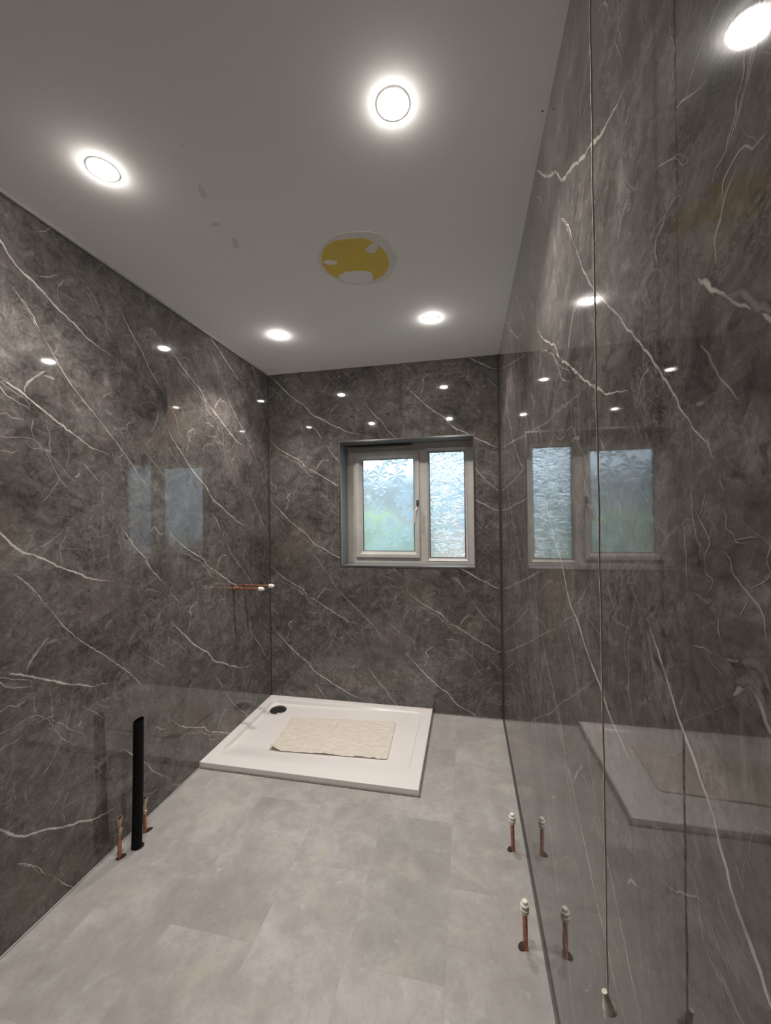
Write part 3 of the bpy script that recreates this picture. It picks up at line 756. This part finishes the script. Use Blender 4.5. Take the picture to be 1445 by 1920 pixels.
def wall_pipe(y, z, L, label):
    e = thing('capped_pipe', label, 'pipe', (0, y, z), 'capped copper pipes sticking out of the left wall')
    hole_disc(e, .0125, .0125, 0, 0, 0, 'x')
    bm = bmesh.new(); lathe(bm, [(.0075, 0), (.0075, L - .03)], 26, axis='x', cap1=True); auto(link_mesh('pipe', bm, COPP, e))
    bm = bmesh.new(); lathe(bm, [(.009, 0), (.0125, .002), (.0128, .012), (.0130, .020), (.0105, .028), (.009, .035), (.003, .037)], 26, axis='x', cap0=True, cap1=True)
    o = auto(link_mesh('stop_cap', bm, PLAS, e), 50); o.location = (L - .037, 0, 0)
    return e
wp = wall_pipe(2.237, .915, .212, 'horizontal capped copper pipe out of the left wall, nearer the camera')
bm = bmesh.new(); lathe(bm, [(.0078, .001), (.0100, .002), (.0098, .014), (.0078, .015)], 24, axis='x'); auto(link_mesh('olive_ring', bm, COPL, wp))
wall_pipe(2.359, .912, .216, 'horizontal capped copper pipe out of the left wall, nearer the window corner')
def valve_pipe(label, loc, h, lean, turn, hx, hy):
    e = thing('valved_pipe', label, 'pipe', loc, 'copper pipes with isolating valves by the left wall')
    hole_disc(e, .019, .0125, hx, hy, 1.1)
    k = h - .062
    bm = bmesh.new(); lathe(bm, [(.0075, 0), (.0075, k)], 26, cap1=True); auto(link_mesh('pipe', bm, COPP, e))
    bm = bmesh.new()
    lathe(bm, [(.0078, k - .004), (.0112, k - .002), (.0118, k + .004), (.0112, k + .010), (.0085, k + .012)], 6)     # lower nut
    lathe(bm, [(.0085, k + .010), (.0085, k + .036), (.0100, k + .040)], 20)
    lathe(bm, [(.0100, k + .038), (.0128, k + .043), (.0136, k + .058), (.0130, k + .062), (.0092, k + .062), (.0088, k + .045)], 24)  # flared mouth
    auto(link_mesh('isolating_valve', bm, BRASS, e), 40)
    bm = bmesh.new(); lathe(bm, [(.0072, .006), (.0072, .0165), (.0045, .0175), (.001, .0175)], 18, axis='x', cap1=True)
    bmesh.ops.rotate(bm, verts=bm.verts, matrix=Matrix.Rotation(turn, 3, 'Z'))
    o = auto(link_mesh('valve_screw', bm, BRASS, e)); o.location = (0, 0, k + .024)
    bm = bmesh.new(); lathe(bm, [(.0092, 0), (.001, .0004)], 20, cap1=True); o = link_mesh('valve_bore', bm, HOLE, e); o.location = (0, 0, k + .055)
    e.rotation_euler = (lean[0], lean[1], 0)
    return e
valve_pipe('copper pipe with brass valve left of the black waste pipe', (.057, 1.341, 0), .160, (.0, -.0), -.5, .004, .003)
valve_pipe('copper pipe with brass valve partly hidden behind the black waste pipe', (.055, 1.472, 0), .146, (0, -.03), -1.4, .006, .010)
e = thing('waste_pipe', 'tall open black plastic waste pipe standing by the left wall', 'pipe', (.082, 1.398, 0))
hole_disc(e, .0245, .0225, .004, .003)
bm = bmesh.new(); hh = .526
lathe(bm, [(.0196, 0), (.0196, .12), (.0199, .30), (.0194, hh), (.0176, hh), (.0176, hh - .12), (.0001, hh - .121)], 40)
for v in bm.verts:
    if v.co.z > hh - .01: v.co.z += .35 * v.co.y + .12 * v.co.x
    v.co.x += .019 * (v.co.z / hh) + .0025 * math.sin(v.co.z * 9)
auto(link_mesh('pipe', bm, BLKP, e), 60)

# ---------------------------------------------------------------- ceiling pull switch
CX, CY, CZ = 1.6175, .5726, .740
e = thing('pull_switch', 'long cream light pull cord with a bell shaped pull hanging by the right wall', 'pull cord', (CX, CY, RH))
bm = bmesh.new(); lathe(bm, [(.043, 0), (.043, -.012), (.036, -.022), (.012, -.028), (.006, -.034), (.003, -.036)], 36, cap1=True); auto(link_mesh('switch_base', bm, PLAS, e))
bm = bmesh.new(); prev = None; NS = 160; zt, zb = -.030, CZ - RH - .008
for i in range(NS + 1):
    t = i / NS; z = zt + (zb - zt) * t
    cx = -.0015 * math.sin(math.pi * 1.6 * t) + .0010 * noise.noise(Vector((0, 1, z * 14))); cy = .001 * noise.noise(Vector((3, 1, z * 11)))
    cur = []
    for k in range(8):
        a = 2 * math.pi * k / 8 + i * .5; q = .00115 * (1 + .12 * (k % 2))
        cur.append(bm.verts.new((cx + q * math.cos(a), cy + q * math.sin(a), z)))
    if prev:
        for k in range(8): bm.faces.new((prev[k], prev[(k + 1) % 8], cur[(k + 1) % 8], cur[k]))
    prev = cur
bmesh.ops.recalc_face_normals(bm, faces=bm.faces)
link_mesh('cord', bm, CORD, e, True)
bm = bmesh.new(); lathe(bm, [(.0012, .016), (.0035, .0225), (.0052, .0235), (.0058, .0215), (.0060, .014), (.0078, .002), (.0112, -.012), (.0135, -.021), (.0137, -.0245), (.0115, -.0275), (.002, -.0285)], 36, cap1=True)
o = auto(link_mesh('bell_pull', bm, PLAS, e), 60); o.location = (.001, 0, CZ - RH - .018); o.scale = (.64, .64, .50); o.rotation_euler = (0, -.28, 0)

# ---------------------------------------------------------------- garden beyond the obscured glass
bm = bmesh.new(); poly(bm, [(-20, RD + .3, -.2), (20, RD + .3, -.2), (20, 30, -.2), (-20, 30, -.2)]); struct(link_mesh('ground', bm, GRASS))
bm = bmesh.new(); box(bm, .9, 6, RD + .3, 5.6, -.2, -.17); struct(link_mesh('patio', bm, PATIO))
bm = bmesh.new(); box(bm, -.3, RW + .3, RD + .002, RD + .24, -.2, WZ0 - .002); box(bm, -.3, RW + .3, RD + .002, RD + .24, WZ1 + .002, 2.8); box(bm, -.3, WX0 - .002, RD + .002, RD + .24, WZ0 - .002, WZ1 + .002); box(bm, WX1 + .002, RW + .3, RD + .002, RD + .24, WZ0 - .002, WZ1 + .002)
struct(link_mesh('wall_outer', bm, ORNG))
e = thing('house', 'blurred pale house seen through the left-hand obscured pane', 'house', (-4.4, 15, -.2))
bm = bmesh.new(); box(bm, -4.2, 4.2, 0, 7, 0, 2.55, .02); link_mesh('wall', bm, PINK, e)
bm = bmesh.new()
a = [bm.verts.new(p) for p in ((-4.5, -.4, 2.55), (4.5, -.4, 2.55), (4.5, 7.4, 2.55), (-4.5, 7.4, 2.55), (-3.2, 3.5, 3.3), (3.2, 3.5, 3.3))]
for f in ((0, 1, 5, 4), (2, 3, 4, 5), (1, 2, 5), (3, 0, 4), (3, 2, 1, 0)): bm.faces.new([a[i] for i in f])
link_mesh('roof', bm, ROOF, e)
for x in (-2.8, 0, 2.6):
    bm = bmesh.new(); box(bm, x - .5, x + .5, -.04, .02, .9, 2.0, .01); link_mesh('window', bm, DGLS, e)
def bushes(name, label, n, seed, x0, x1, zt, mat, loc):
    bm = bmesh.new(); rs2 = random.Random(seed)
    for i in range(n):
        r_ = rs2.uniform(.25, .42); bmesh.ops.create_icosphere(bm, subdivisions=2, radius=r_, matrix=Matrix.Translation((rs2.uniform(x0, x1), rs2.uniform(-.35, .35), rs2.uniform(.2, zt - r_))))
    for v in bm.verts: v.co += Vector((1, 1, 1)) * .08 * noise.noise(v.co * 4)
    o = link_mesh(name, bm, mat, None, True); o.location = loc; tag(o, label, 'hedge')
bushes('hedge', 'blurred bright green hedge low in the left-hand obscured pane', 110, 3, -3.4, 1.6, 1.68, GRASS, (-1.7, 7.2, -.2))
bushes('shrub', 'blurred darker green shrub at the lower right of the left-hand pane', 26, 5, -.45, .45, 1.45, HEDGE, (.62, 6.2, -.2))
bm = bmesh.new(); box(bm, 0, 3.4, 0, 2.2, 0, 2.9, .01)  # added block, made tall to hold back bright sky in the right pane
o = link_mesh('backdrop', bm, BACKD); o.location = (-.1, 12.0, -.2); tag(o, 'added blurred pale blue sky-blocking outbuilding behind the crinkled right-hand pane', 'backdrop')
bm = bmesh.new(); box(bm, 0, 4, 0, .22, 0, 1.18, .01); box(bm, -.05, 4.05, -.04, .26, 1.18, 1.26, .01)
o = link_mesh('garden_wall', bm, ORNG); o.location = (1.0, 5.2, -.2); tag(o, 'blurred low orange brick wall behind the right-hand pane', 'wall')
for o in bpy.data.objects:
    if '_loc' in o: del o['_loc']
